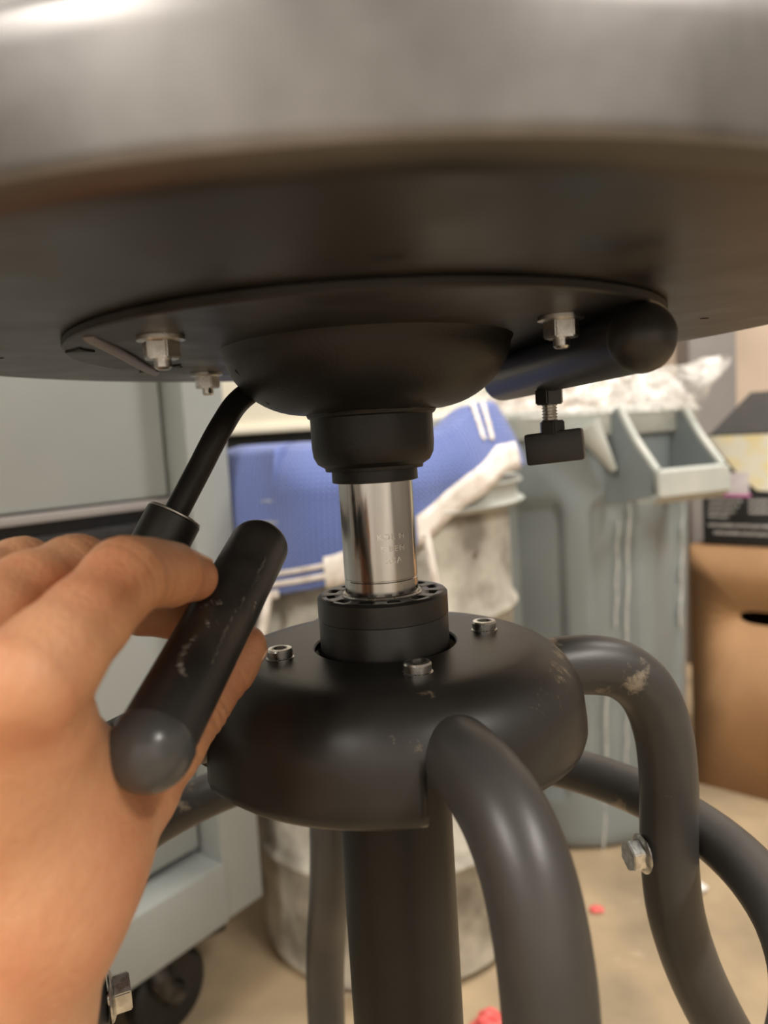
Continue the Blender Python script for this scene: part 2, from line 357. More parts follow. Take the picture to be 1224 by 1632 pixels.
def socket_bolt(az, rho):
    o = pol(az, rho, -78.1)
    mt = Matrix.Translation(o)
    k = MB().lathe([(0, 0.0), (0.0052, 0.0), (0.0052, 0.0003), (0.0047, 0.0006), (0.0048, 0.0030), (0.0044, 0.0037), (0.0030, 0.0038)], 32, mt)
    hexa = [(0.0028*math.cos(R(60*q)), 0.0028*math.sin(R(60*q))) for q in range(6)]
    v = [Vector((x, y, 0.0038)) for x, y in hexa]+[Vector((x, y, 0.0014)) for x, y in hexa]
    f = [(q, (q+1) % 6, 6+(q+1) % 6, 6+q) for q in range(6)]+[(6, 7, 8, 9, 10, 11)]
    v += [Vector((0.0030*math.cos(R(60*q)), 0.0030*math.sin(R(60*q)), 0.0038)) for q in range(6)]
    f += [(q, (q+1) % 6, 12+(q+1) % 6, 12+q) for q in range(6)]
    k.add(v, f, mt); k.build('socket_bolt', 'zinc', hub, 30)
for az in BOLTAZ: socket_bolt(az, 41)

# legs, foot ring, bolts
def hexbolt(mb, origin, direction, flange=0.0068, hexr=0.0050, h=0.0052, stub=0.0, fl=True):
    mt = frame(origin, direction)
    if fl: mb.lathe([(0, 0), (flange, 0), (flange*1.02, 0.0006), (flange*0.93, 0.0012), (hexr*1.02, 0.0018)], 32, mt)
    hx = [(hexr*1.1*math.cos(R(60*q)), hexr*1.1*math.sin(R(60*q))) for q in range(6)]
    mb.prism(hx, h, mt @ Matrix.Translation((0, 0, 0.0006)), 0.0004)
    if stub: mb.lathe([(0.0026, 0), (0.0026, h+stub), (0.0019, h+stub+0.0007), (0, h+stub+0.0007)], 20, mt)
    return mb
LEG = [(54, -97), (70, -96.5), (86, -97.5), (100, -102), (111, -113), (117.5, -131), (119.5, -152), (119, -172), (119, -190), (121.5, -214), (129, -240), (141, -268), (157, -300), (171, -340), (181, -400), (190, -480), (203, -600), (211, -690), (212, -706)]
for az, lr in zip(LEGAZ, LEGRHO):
    pts = spline([pol(az, r*lr, z) for r, z in LEG], 6)
    leg = MB().tube(pts, 0.0121, 28).build('leg', 'leg', stool, 60)
    e = pol(az, 212*lr, -706)
    MB().lathe([(0, -0.014), (0.013, -0.014), (0.0150, -0.010), (0.0150, 0.012), (0.0128, 0.016)], 32, Matrix.Translation(e)).build('foot_cap', 'plastic', leg)
    inn = (pol(az, 0, 0)-pol(az, 1, 0)).normalized()
    k = MB(); q = pol(az, 119*lr-11.8, -183)
    k.lathe([(0, -0.004), (0.0026, -0.004), (0.0026, 0.005), (0, 0.005)], 16, frame(q, inn))
    hexbolt(k, q+inn*0.0008, inn, 0.0080, 0.0060, 0.0064); k.build('flange_bolt', 'zinc', leg, 25)
RR = 119+12+11
MB().tube([pol(a*3, RR, -183) for a in range(120)], 0.0111, 24, closed=True).build('foot_ring', 'leg', stool, 60)
# nut under the hub beside the front leg
k = MB(); hexbolt(k, pol(12, 45, -103), (0, 0, -1), 0.006, 0.0048, 0.005, 0.003); k.build('hub_nut', 'zinc', stool, 25)

# plate nuts
for (x, y) in ((-61, -55), (61, -47), (-74, 62), (66, 66)):
    k = MB(); o = mm(x, y, 34.6)
    k.lathe([(0, 0), (0.0072, 0), (0.0072, 0.0012), (0.006, 0.0015)], 24, frame(o, (0, 0, -1)))
    hexbolt(k, o, (0, 0, -1), 0.0066, 0.0052, 0.0062, 0.0030); k.build('lock_nut', 'zinc', pl, 25)
# folded rib and punched tabs at the left edge of the plate
k = MB(); pth = [mm(-80, -62, 34.8), mm(-82, -30, 33.8), mm(-87, 10, 33.6), mm(-92, 44, 34.6)]
k.tube(spline(pth, 6), 0.0017, 10); k.build('folded_rib', 'post', pl)  # paler than the plate: the ridge's lit look is put into its colour
for (x, y, a) in ((-92, -38, 20), (-93, 34, -10), (-78, 24, 40)):
    tri = [(-0.0045, 0.003), (0, 0.0018), (0.0045, 0.003), (0.0014, -0.001), (0, -0.0052), (-0.0014, -0.001)]
    MB().prism(tri, 0.0008, Matrix.Translation(mm(x, y, 34.0)) @ Matrix.Rotation(R(a), 4, 'Z')).build('punched_hole', 'dark', pl)

# tension tube on the right of the plate, ball cap, knob below
A = mm(63, 78, 24.6); B = mm(80, -63, 24.6); ax = (B-A).normalized()
ten = MB().tube([A, A+ax*0.0006, B], [0.0094, 0.0099, 0.0099], 36).build('tension_tube', 'black', stool, 40)
capm = frame(B, ax)
MB().lathe([(0.0099, -0.001), (0.0103, 0.0)] + [(0.0103*math.cos(R(a)), 0.0103*math.sin(R(a))) for a in range(5, 91, 8)] + [(0, 0.0103)], 36, capm).build('end_cap', 'plastic', ten)
kp = P(861, 640, 0.300); tp = A + ax*((kp-A).dot(ax))
kx = tp + Vector((0, 0, -0.0098))
MB().prism([(0.0058*math.cos(R(60*q+10)), 0.0058*math.sin(R(60*q+10))) for q in range(6)], 0.0062, Matrix.Translation(kx-Vector((0, 0, 0.0052))), 0.0005).build('lock_nut', 'plastic', ten, 25)
th = []
for i in range(0, 121):
    z = -0.004-0.0105*i/120; th.append((0.0028+0.00028*math.sin(i/120*2*math.pi*9), z))
MB().lathe(th, 24, Matrix.Translation(kx)).build('screw', 'zinc', ten, 60)
kb = kx+Vector((0.0008, 0, -0.0135))
kk = MB(); kk.prism([(0.0052*math.cos(R(60*q+25)), 0.0052*math.sin(R(60*q+25))) for q in range(6)], 0.006, Matrix.Translation(kb-Vector((0, 0, 0.004))), 0.0005)
kk.box((0, 0, 0), (0.0225, 0.0090, 0.0125), 0.0012, Matrix.Translation(kb-Vector((-0.0008, 0, 0.0085))) @ Matrix.Rotation(R(-20), 4, 'Z') @ Matrix.Rotation(R(-4.0), 4, 'Y'))
kk.build('wing_knob', 'plastic', ten, 30)

# lift lever on the left: slot lip, bent rod, sleeve
L0 = mm(-33, 6, 27); L1 = mm(-47, -3, 18.5); L2 = mm(-53, -16, 8); L3 = P(275, 828, 0.257)
ld_ = (L3-L2).normalized()
lev = MB().tube(spline([L0, L1, L2, L2.lerp(L3, 0.5), L3, L3+ld_*0.006], 6), 0.0043, 20).build('lever_rod', 'black', stool, 50)
MB().tube([P(378, 588, 0.262), P(405, 612, 0.262), P(430, 640, 0.268)], 0.0014, 10).build('slot_lip', 'black', bowl)
S0 = L3-ld_*0.0015; S1 = S0+ld_*0.038
slv = MB(); slv.lathe([(0.0042, 0.004), (0.0075, 0.0), (0.0091, 0.0), (0.0096, 0.0006), (0.0096, 0.026), (0.0, 0.026)], 36, frame(S0, ld_))
sv = slv.build('lever_sleeve', 'plastic', stool, 30)
MB().tube([frame(S0, ld_) @ Vector((0.0089*math.cos(R(a)), 0.0089*math.sin(R(a)), -0.0002)) for a in range(0, 360, 10)], 0.0006, 8, closed=True).build('sleeve_edge', 'zinc', sv)

# ------------------------------------------------------------------ loose handle held in the hand
H0 = P(240, 1193, 0.176); H1 = P(412, 872, 0.250); hd = (H1-H0).normalized(); HL = (H1-H0).length; HR = 0.0099
hand_bar = thing('handle_bar', 'short black tubular handle with ball end and weld scars, pinched in the hand', 'handle', H0)
hm = frame(H0, hd)
MB().lathe([(HR, 0.0005), (HR*1.0, HL)] + [(HR*math.cos(R(a)), HL+HR*0.75*math.sin(R(a))) for a in range(8, 91, 8)] + [(0, HL+HR*0.75)], 48, hm).build('tube', 'handle', hand_bar, 50)
MB().lathe([(HR*0.9, 0.0034), (HR*1.02, 0.0034), (HR*1.065, 0.0026), (HR*1.065, 0)] + [(HR*1.065*math.cos(R(a)), -HR*1.065*math.sin(R(a))) for a in range(6, 91, 6)] + [(0, -HR*1.065)], 48, hm).build('ball_cap', 'cap', hand_bar, 50)
toc = (CAM-(H0+H1)/2); toc = (toc-hd*toc.dot(hd)).normalized(); side = hd.cross(toc)
if side.x < 0: side = -side
def on_bar(t, ang, lift=0.0):   # t along bar 0..1, ang degrees from the camera side towards the right
    return H0+hd*(HL*t)+(toc*math.cos(R(ang))+side*math.sin(R(ang)))*(HR+lift)
def scar(pts, rad, nm='weld_bead'):
    sp = spline([Vector((t, a, 0)) for t, a in pts], 10)
    path = []; rr = []
    for i, q in enumerate(sp):
        n_ = noise.noise(Vector((q.x*60, q.y*0.3, 1))); path.append(on_bar(q.x, q.y+4*n_, -rad*0.55)); rr.append(max(0.00008, rad*(0.75+0.7*noise.noise(Vector((q.x*150, q.y, 5))))*min(1, 0.15+4*min(i, len(sp)-1-i)/len(sp))))
    MB().tube(path, rr, 8).build(nm, 'weld', hand_bar, 60)
scar([(0.97, 14), (0.85, 20), (0.7, 22), (0.55, 18), (0.42, 16), (0.3, 20), (0.2, 18)], 0.00065)
scar([(0.47, -50), (0.50, -32), (0.52, -14), (0.53, -4)], 0.0016)
scar([(0.40, -12), (0.33, -24), (0.26, -26), (0.20, -12), (0.17, 2)], 0.0014)
scar([(0.44, -24), (0.41, -12), (0.38, -8)], 0.0009)
scar([(0.66, 42), (0.60, 50), (0.55, 62)], 0.0008)

# ------------------------------------------------------------------ the hand (one continuous skin)
def seg_sdf(p, a, b_, ra, rb):
    a = np.array(a); b_ = np.array(b_); ab = b_-a; t = np.clip(((p-a) @ ab)/(ab @ ab), 0, 1)
    return np.sqrt((((p-a)-t[..., None]*ab)**2).sum(-1)) - (ra+(rb-ra)*t)
def smin(a, b_, k):
    h = np.clip(0.5+0.5*(b_-a)/k, 0, 1); return b_*(1-h)+a*h-k*h*(1-h)
def surface_nets(val, org, hs):
    s = val < 0; nx, ny, nz = val.shape
    cnt = np.zeros((nx-1, ny-1, nz-1)); acc = np.zeros((nx-1, ny-1, nz-1, 3))
    for axn in range(3):
        o1, o2 = [q for q in range(3) if q != axn]
        for d1 in (0, 1):
            for d2 in (0, 1):
                st = [0, 0, 0]; st[o1] = d1; st[o2] = d2
                en = list(st); en[axn] = 1
                sla = tuple(slice(st[q], st[q]+val.shape[q]-1) for q in range(3)); slb = tuple(slice(en[q], en[q]+val.shape[q]-1) for q in range(3))
                va, vb = val[sla], val[slb]; x = s[sla] != s[slb]
                t = np.where(x, va/np.where(x, va-vb, 1), 0)
                cnt += x
                for q in range(3):
                    acc[..., q] += x*(st[q] + (t if q == axn else 0))
    mask = cnt > 0; idx = -np.ones(mask.shape, int); idx[mask] = np.arange(mask.sum())
    ijk = np.argwhere(mask); verts = (ijk + acc[mask]/cnt[mask][:, None])*hs + org
    faces = []
    for axn in range(3):
        o1, o2 = [(1, 2), (2, 0), (0, 1)][axn]
        sl1 = [slice(None)]*3; sl2 = [slice(None)]*3; sl1[axn] = slice(0, -1); sl2[axn] = slice(1, None)
        ch = s[tuple(sl1)] != s[tuple(sl2)]; e = np.argwhere(ch); first = s[tuple(sl1)][ch]
        ok = np.ones(len(e), bool)
        for o in (o1, o2): ok &= (e[:, o] > 0) & (e[:, o] < mask.shape[o])
        e = e[ok]; first = first[ok]
        def cell(d1, d2):
            c = e.copy(); c[:, o1] += d1; c[:, o2] += d2; return idx[c[:, 0], c[:, 1], c[:, 2]]
        q = np.stack([cell(-1, -1), cell(0, -1), cell(0, 0), cell(-1, 0)], 1)
        q[~first] = q[~first][:, ::-1]; faces.append(q)
    return verts, np.concatenate(faces)

J = {
 'index': [(38, 1090, .150, 12.2), (88, 1040, .158, 10.6), (135, 990, .167, 9.7), (200, 920, .182, 9.8), (236, 913, .191, 8.5), (266, 915, .199, 8.5), (309, 921, .211, 6.8)],
 'middle': [(-62, 1035, .163, 12), (-5, 985, .172, 10.4), (48, 945, .182, 9.9), (122, 913, .198, 10.0), (170, 935, .212, 8.8), (222, 962, .224, 8.9), (300, 982, .234, 8.2)],
 'ring': [(-145, 1020, .178, 11.5), (-80, 965, .189, 10.0), (-25, 935, .199, 9.4), (36, 910, .213, 9.5), (85, 935, .224, 8.3), (118, 955, .232, 8.3), (148, 968, .238, 7.2)],
 'little': [(-225, 1030, .192, 10.5), (-120, 965, .210, 9), (-50, 930, .226, 8.2), (10, 965, .244, 7.4), (60, 985, .254, 6.4)],
}
THUMB = [(40, 1470, .165, 19), (130, 1345, .183, 16), (204, 1262, .198, 12.8), (262, 1188, .212, 10.9), (308, 1124, .224, 10.4), (343, 1079, .232, 9.3), (366, 1056, .236, 8.7), (391, 1030, .239, 7.0)]
PALM = [((-70, 1640, .170, 25), (5, 1180, .158, 15)), ((-90, 1640, .172, 25), (-75, 1110, .168, 15)), ((-110, 1640, .178, 24), (-150, 1090, .182, 14)), ((-130, 1640, .184, 22), (-230, 1090, .195, 13)),
        ((-40, 1600, .168, 24), (60, 1400, .170, 19)), ((25, 1130, .157, 12), (105, 1280, .180, 12)), ((60, 1400, .172, 18), (100, 1250, .176, 13))]
ARM = [(-80, 1650, .168, 26), (-230, 1850, .140, 28), Vector((-0.140, -0.215, 0.585)), Vector((-0.200, -0.360, 0.520))]
def J3(q):
    if isinstance(q, Vector): return tuple(q), (0.032 if q.y > -0.3 else 0.037)
    p = P(q[0], q[1], q[2]); return (p.x, p.y, p.z), q[3]/1000
HSZ = 0.00092
def segs(ch): return [(J3(a), J3(b_)) for a, b_ in zip(ch[:-1], ch[1:])]
palm_s = [(J3(a), J3(b_)) for a, b_ in PALM]; arm_s = segs(ARM)
allp = [q for sg in palm_s+arm_s+segs(THUMB)+[t for ch in J.values() for t in segs(ch)] for q in sg]
lo3 = np.min([np.array(p)-r for p, r in allp], 0)-0.004; hi3 = np.max([np.array(p)+r for p, r in allp], 0)+0.004
n3 = np.ceil((hi3-lo3)/HSZ).astype(int); AX = [(lo3[q]+HSZ*np.arange(n3[q])).astype(np.float32) for q in range(3)]
def blend(dst, sgs, k):
    """smooth union of tapered limbs into a distance field, each within its own neighbourhood"""
    for (a, ra), (b_, rb) in sgs:
        mg = max(ra, rb)+0.022
        sl_ = tuple(slice(max(0, int((min(a[q], b_[q])-mg-lo3[q])/HSZ)), min(n3[q], int((max(a[q], b_[q])+mg-lo3[q])/HSZ)+2)) for q in range(3))
        g = np.stack(np.meshgrid(*[AX[q][sl_[q]] for q in range(3)], indexing='ij'), -1)
        dst[sl_] = smin(dst[sl_], seg_sdf(g, a, b_, ra, rb).astype(np.float32), k)
    return dst
def field(): return np.full(n3, 0.02, np.float32)
palm = blend(blend(field(), palm_s, 0.012), arm_s, 0.016)
tot = None
for nm, ch in J.items():
    e = smin(blend(field(), segs(ch), 0.003), palm, 0.007); tot = e if tot is None else smin(tot, e, 0.0007)
tot = smin(tot, smin(blend(field(), segs(THUMB), 0.004), palm, 0.013), 0.003)
hv, hf = surface_nets(tot, lo3, HSZ)
# skin folds across the joints
def folds(ch, i, offs, depth, width=0.0008):
    global hv
    c = np.array(J3(ch[i])[0]); r = J3(ch[i])[1]; t = np.array(J3(ch[i+1])[0])-np.array(J3(ch[i-1])[0]); t /= np.linalg.norm(t)
    dv = hv-c; sx = dv @ t; rad = dv-sx[:, None]*t; rl = np.linalg.norm(rad, axis=1)+1e-9
    wob = 0.0006*np.sin(rad @ np.array([310., 420., 270.])+i)
    near = np.exp(-np.maximum(0, rl-r*1.15)/0.0015)
    for o_ in offs:
        hv = hv-(rad/rl[:, None])*(depth*np.exp(-((sx-o_+wob)/width)**2)*near)[:, None]
for nm in ('index', 'middle', 'ring'):
    folds(J[nm], 3, (-0.0030, -0.0008, 0.0016, 0.0036), 0.00042); folds(J[nm], 5, (-0.0012, 0.0010), 0.00040)
folds(THUMB, 4, (-0.0040, -0.0012, 0.0016), 0.00055); folds(THUMB, 5, (-0.002, 0.002), 0.00035); folds(THUMB, 3, (0.0,), 0.0004)
hmb = MB(); hmb.add([tuple(p) for p in hv], [tuple(int(i) for i in f) for f in hf])
hand = hmb.build('hand', 'skin', None, 180)
sm = hand.modifiers.new('smooth', 'SMOOTH'); sm.factor = 0.5; sm.iterations = 2
def nail(ch, dorsal, length, half, wide):
    a, ra = J3(ch[-2]); b_, rb = J3(ch[-1]); a = Vector(a); b_ = Vector(b_); t = (b_-a).normalized()
    dz = Vector(dorsal); dz = (dz-t*dz.dot(t)).normalized(); dy = t.cross(dz); L = (b_-a).length
    def fn(u, v):
        an = R(half)*(2*u-1); sx = L+rb*0.62-length*(1-v)
        k_ = max(0, min(1, sx/L)); rr = ra+(rb-ra)*k_
        if sx > L: rr = math.sqrt(max(1e-9, rb*rb-(sx-L)**2))
        edge = 1-0.25*max(0, (v-0.75)/0.25)**2
        return a+t*sx+(dz*math.cos(an*edge)+dy*math.sin(an*edge))*(rr+0.00015)
    k = MB(); k.grid(fn, 12, 10); solid(k.build('nail', 'nail', hand, 80), 0.0006, 0)
nail(J['index'], (-0.15, -0.1, 1), 0.0095, 50, 1); nail(THUMB, (0.9, 0.55, -0.1), 0.011, 50, 1)
tag(hand, 'bare left hand and wrist pinching the loose black handle between thumb and index finger', 'hand')

# ------------------------------------------------------------------ grey steel cabinet on castors
CR = P(420, 1427, 0.945); CR.z = CR.z
cdir = Vector((math.sin(R(38)), math.cos(R(38)), 0)); cn = Vector((cdir.y, -cdir.x, 0))   # along the face, out of the face
ZB = CR.z; ZT = 1.02
CW = 0.85; DEP = 0.45
org = Vector((CR.x, CR.y, 0))
def C(u, n, z): return org - cdir*u + cn*n + Vector((0, 0, z))    # u from the right end leftwards, n out of the face
def cbox(mb, u0, u1, n0, n1, z0, z1, bev=0.002):
    mt = Matrix(((-cdir.x, cn.x, 0, org.x), (-cdir.y, cn.y, 0, org.y), (0, 0, 1, 0), (0, 0, 0, 1)))
    return mb.box(((u0+u1)/2, (n0+n1)/2, (z0+z1)/2), (abs(u1-u0), abs(n1-n0), abs(z1-z0)), bev, mt)
cab = thing('tool_cabinet', 'grey painted steel cabinet on castors behind the hand', 'cabinet', (C(CW/2, -DEP/2, 0).x, C(CW/2, -DEP/2, 0).y, 0))
SW = 0.062
k = MB(); cbox(k, 0, CW, -DEP, -0.075, ZB+0.02, ZT-0.02); cbox(k, 0, CW, -DEP, 0, ZT-0.03, ZT); cbox(k, 0, CW, -0.08, -0.003, ZB, ZB+0.03); k.build('body', 'cab', cab)
for u in (0, CW-SW):
    k = MB(); cbox(k, u, u+SW, -0.08, 0.0, ZB, ZT-0.03, 0.003); k.build('stile', 'cab', cab)
k = MB(); cbox(k, SW, CW-SW, -0.075, 0.004, ZB, ZB+0.078, 0.003); k.build('bottom_rail', 'cab', cab)
zs = P(130, 812, 0.83).z
doors = [(zs+0.004, ZT-0.04), (ZB+0.088, zs-0.045)]
for i, (z0, z1) in enumerate(doors):
    k = MB(); cbox(k, SW+0.004, CW-SW-0.004, -0.07, -0.038, z0, z1, 0.004); d = k.build('drawer_front', 'cab', cab)
k = MB(); cbox(k, SW+0.004, CW-SW-0.004, -0.07, -0.046, zs-0.043, zs+0.002, 0.002); ch_ = k.build('pull_channel', 'plastic', cab)
k = MB(); cbox(k, SW+0.004, CW-SW-0.004, -0.045, -0.030, zs-0.008, zs+0.002, 0.002); k.build('pull_lip', 'post', ch_)
k = MB(); cbox(k, SW+0.01, CW-SW-0.01, -0.050, -0.034, zs-0.038, zs-0.022, 0.006); k.build('pull_bar', 'plastic', ch_)
def castor(u, n):
    c = C(u, n, 0)
    t = MB(); cbox(t, u-0.04, u+0.04, n-0.04, n+0.04, ZB-0.006, ZB); t.tube([c+Vector((0, 0, ZB-0.03)), c+Vector((0, 0, ZB-0.004))], 0.022, 24)
    o = t.build('castor', 'plastic', cab)
    wx = c+cdir*0.02
    MB().lathe([(0.016, -0.018), (0.046, -0.018), (0.052, -0.012), (0.052, 0.012), (0.046, 0.018), (0.016, 0.018)], 40, frame(wx+Vector((0, 0, 0.052)), cn)).build('wheel', 'black', o)
    f = MB()
    for s in (-1, 1):
        f.tube(spline([c+cn*s*0.014+Vector((0, 0, ZB-0.02)), c+cn*s*0.026+Vector((0, 0, ZB-0.05)), wx+cn*s*0.025+Vector((0, 0, 0.052))], 6), [0.016]*6+[0.013]*7, 16)
    f.build('fork', 'zincdark', o)
    k = MB(); k.box((0, 0, 0), (0.05, 0.035, 0.012), 0.003, frame(c+cdir*0.085+cn*0.0+Vector((0, 0, 0.095)), Vector((0.25, 0.1, 1)), cdir)); k.build('brake_pedal', 'zincdark', o)
M['zincdark'] = mat('dirty_castor_metal', (0.10, 0.095, 0.09), 0.28, 0.8, (0.04, 0.037, 0.035), 60, 0.35, 0.6, bump=0.7, bscale=70)
for u in (0.14, CW-0.08):
    castor(u, -0.06); castor(u, -DEP+0.06)

# ------------------------------------------------------------------ steel drum with the towel
DC = Vector((P(597, 900, 1.105).x, CAM.y+1.105, 0)); DR = 0.200
zr = P(830, 775, 1.105).z
drum = thing('metal_drum', 'stained galvanised steel drum with the blue towel over its top', 'drum', DC)
mtd = Matrix.Translation(DC)
def ringp(z, h=0.012, d=0.008): return [(DR, z-h), (DR+d*0.6, z-h*0.55), (DR+d, z), (DR+d*0.6, z+h*0.55), (DR, z+h)]
z1_ = P(800, 945, 1.105).z; z2_ = P(520, 1398, 0.92).z
prof = [(0.0, 0.006), (DR-0.01, 0.004), (DR, 0.012)] + ringp(z2_) + ringp(z1_) + [(DR, zr-0.03), (DR-0.004, zr-0.02), (DR-0.006, zr), (DR-0.012, zr), (DR-0.012, 0.03), (0, 0.03)]
MB().lathe(prof, 96, mtd).build('shell', 'drum', drum, 50)
MB().lathe([(DR-0.014, zr-0.016), (DR+0.016, zr-0.018), (DR+0.023, zr-0.012), (DR+0.014, zr-0.006), (DR+0.012, zr+0.006), (DR+0.021, zr+0.014), (DR+0.016, zr+0.02), (DR-0.014, zr+0.02), (DR-0.014, zr-0.016)], 96, mtd).build('rim', 'binrim', drum, 40)
lidz = zr+0.021
MB().lathe([(0, lidz+0.03), (0.12, lidz+0.028), (0.165, lidz+0.022), (DR-0.008, lidz+0.004), (DR-0.004, lidz), (DR-0.02, lidz-0.004), (0, lidz-0.004)], 64, mtd).build('lid', 'plastic', drum, 40)

# towel: top edge and hem line given along the drum's front by angle (0 = towards the camera, + to the right)
def interp(tab, x):
    for (a, va), (b_, vb) in zip(tab[:-1], tab[1:]):
        if x <= b_: t = max(0, (x-a)/(b_-a)); t = t*t*(3-2*t) if False else t; return va+(vb-va)*t
    return tab[-1][1]
def az_px(px):  # angle on the drum seen at this picture column
    best = min(range(-88, 89), key=lambda a: abs(P_inv(DC.x+(DR+0.02)*math.sin(R(a)), DC.y-(DR+0.02)*math.cos(R(a)), 0.62)[0]-px)); return best
def P_inv(x, y, z):
    v = Vector((x, y, z))-CAM; d = v.dot(fwd); return (612+F_PX*v.dot(rt)/d, 816-F_PX*v.dot(up)/d)
def zfor(px, py):
    a = az_px(px); d = (DC.y-(DR+0.02)*math.cos(R(a)))-CAM.y; return a, P(px, py, d).z
TOPT = [zfor(px, py) for px, py in ((372, 722), (450, 718), (560, 716), (650, 708), (735, 692), (775, 668), (800, 648), (832, 640))]
HEM = [zfor(px, py) for px, py in ((372, 952), (430, 948), (530, 930), (600, 905), (690, 848), (745, 800), (800, 752), (832, 738))]
A0, A1 = TOPT[0][0]-10, TOPT[-1][0]+6
def tow(a, z, out=0.0):
    fold = 0.004*math.sin(a*0.21+z*9)+0.007*noise.noise(Vector((a*0.05, z*11, 2)))
    zt = interp(TOPT, a); h = max(0, zr+0.03-z); r = DR+0.024+fold+out+0.026*max(0, min(1, (-a-62)/20))
    if z > zr+0.02: r -= (0.035 if a > -30 else 0.012)*((z-zr-0.02)/max(0.02, zt-zr-0.02))**2
    return DC+Vector((r*math.sin(R(a)), -r*math.cos(R(a)), z))
def tfn(u, v):
    a = A0+(A1-A0)*u; zt = interp(TOPT, a); zh = interp(HEM, a)
    if v <= 0.72: return tow(a, zh+(zt-zh)*(v/0.72))
    t = (v-0.72)/0.28; q = tow(a, zt); c = Vector((DC.x, DC.y, 0)); rad = Vector((q.x-DC.x, q.y-DC.y, 0))
    q2 = q - rad.normalized()*0.085*t; q2.z = zt + 0.012*math.sin(t*math.pi) - (zt-lidz-0.036)*t**1.6
    return q2
def tuv(u, v):
    a = A0+(A1-A0)*u; return (R(a)*DR, interp(HEM, a)+(interp(TOPT, a)-interp(HEM, a))*v/0.72)
towel = thing('towel', 'blue waffle towel with white binding draped over the steel drum', 'towel', tow(0, 0.6))
k = MB(); k.grid(tfn, 120, 60, tuv); solid(k.build('cloth', 'towel', towel, 80), 0.004, 0)
def band(px0, px1, lo_, hi_, nm, mt='white_cloth', n=50, out=0.0035):
    a0, a1 = az_px(px0), az_px(px1)
    def fn(u, v):
        a = a0+(a1-a0)*u; zh = interp(HEM, a); return tow(a, zh+lo_+(hi_-lo_)*v, out)
    k = MB(); k.grid(fn, n, 3); solid(k.build(nm, mt, towel, 80), 0.0015, 0)
band(660, 822, -0.002, 0.034, 'binding'); band(516, 556, -0.003, 0.036, 'corner_tag')
band(375, 516, 0.010, 0.017, 'stripe'); band(375, 516, 0.023, 0.029, 'stripe'); band(375, 440, -0.004, 0.006, 'binding')
# upright folded corner: striped and bound
def rib(pxa, pxb, nm):
    def fn(u, v):
        px = pxa+(pxb-pxa)*u; py = 700-62*v; a, z = zfor(px+14*v, py); return tow(a, z, 0.004)
    k = MB(); k.grid(fn, 3, 16); solid(k.build(nm, 'white_cloth', towel, 80), 0.0015, 0)
rib(783, 788, 'stripe'); rib(795, 800, 'stripe')
# hanging thread of the binding
p0 = tow(az_px(672), interp(HEM, az_px(672))+0.006, 0.004)
MB().tube(spline([p0, p0+Vector((0.003, -0.004, -0.03)), p0+Vector((0.008, 0.0, -0.07)), p0+Vector((0.006, 0.006, -0.11))], 6), 0.0048, 10).build('loose_binding', 'white_cloth', towel)
p0 = tow(az_px(428), interp(HEM, az_px(428))+0.004, 0.004)
MB().tube(spline([p0, p0+Vector((-0.006, -0.003, -0.03)), p0+Vector((-0.016, 0.0, -0.065))], 6), [0.006]*13, 10).build('loose_binding', 'white_cloth', towel)

# ------------------------------------------------------------------ grey plastic bin with bag
BC = Vector((P(884, 900, 1.45).x, CAM.y+1.45, 0)); BZ = P(960, 648, 1.22).z; RT, RB = 0.250, 0.226
bin_ = thing('plastic_bin', 'slate grey round plastic waste bin with a moulded side handle', 'waste bin', BC)
mb_ = Matrix.Translation(BC)
segn = 288; v = []; prof = []
zl = [0.0, 0.012, 0.03] + [0.03+(BZ-0.11)*q/60 for q in range(1, 61)] + [BZ-0.06, BZ-0.05, BZ]
def binr(z): return RB+(RT-RB)*z/BZ
bmv = []
for z in zl:
    for i in range(segn):
        a = 2*math.pi*i/segn; r = binr(z)-(0.012 if z < 0.005 else 0)
        ph = ((math.degrees(a)+4) % 30)-15; dx = max(0, abs(ph)*R(1)*0.24-0.020); dz = max(0, 0.10+0.02-z, z-(BZ-0.17))   # recessed panels between ribs
        r -= 0.011*max(0, min(1, (0.024-math.hypot(dx, dz))/0.007))
        bmv.append(Vector((r*math.cos(a), r*math.sin(a), z)))
fs = [(j*segn+i, j*segn+(i+1) % segn, (j+1)*segn+(i+1) % segn, (j+1)*segn+i) for j in range(len(zl)-1) for i in range(segn)]
k = MB(); k.add(bmv, fs+[tuple(range(segn-1, -1, -1))], mb_); body = solid(k.build('body', 'bin', bin_, 50), 0.004, 0)
MB().lathe([(RT-0.004, BZ-0.045), (RT+0.010, BZ-0.046), (RT+0.013, BZ-0.042), (RT+0.013, BZ-0.004), (RT+0.008, BZ), (RT-0.010, BZ), (RT-0.012, BZ-0.004), (RT-0.004, BZ-0.045)], 128, mb_).build('rim', 'binrim', bin_, 40)
# handle: two cheeks and a grip lip standing out below the rim
hc = P(1072, 700, 1.17); haz = math.atan2(hc.y-BC.y, hc.x-BC.x); ho = Vector((math.cos(haz), math.sin(haz), 0)); hs_ = Vector((-ho.y, ho.x, 0))
if hs_.x < 0: hs_ = -hs_
hb = BC+ho*(RT+0.006)
def Hp(s, n, z): return hb+hs_*s+ho*n+Vector((0, 0, BZ+z))
HWd = 0.062
k = MB()
for s in (-1, 1):
    for poly in ([(-0.012, -0.01), (0.012, -0.004), (0.040, -0.05), (0.085, -0.105), (0.090, -0.135), (0.020, -0.15), (-0.022, -0.155)],):
        s0 = s*HWd; n = len(poly)
        vv = [Hp(s0, a, z) for a, z in poly]+[Hp(s0+s*0.011, a, z) for a, z in poly]
        k.add(vv, [tuple(range(n)), tuple(range(2*n-1, n-1, -1))]+[(q, (q+1) % n, n+(q+1) % n, n+q) for q in range(n)])
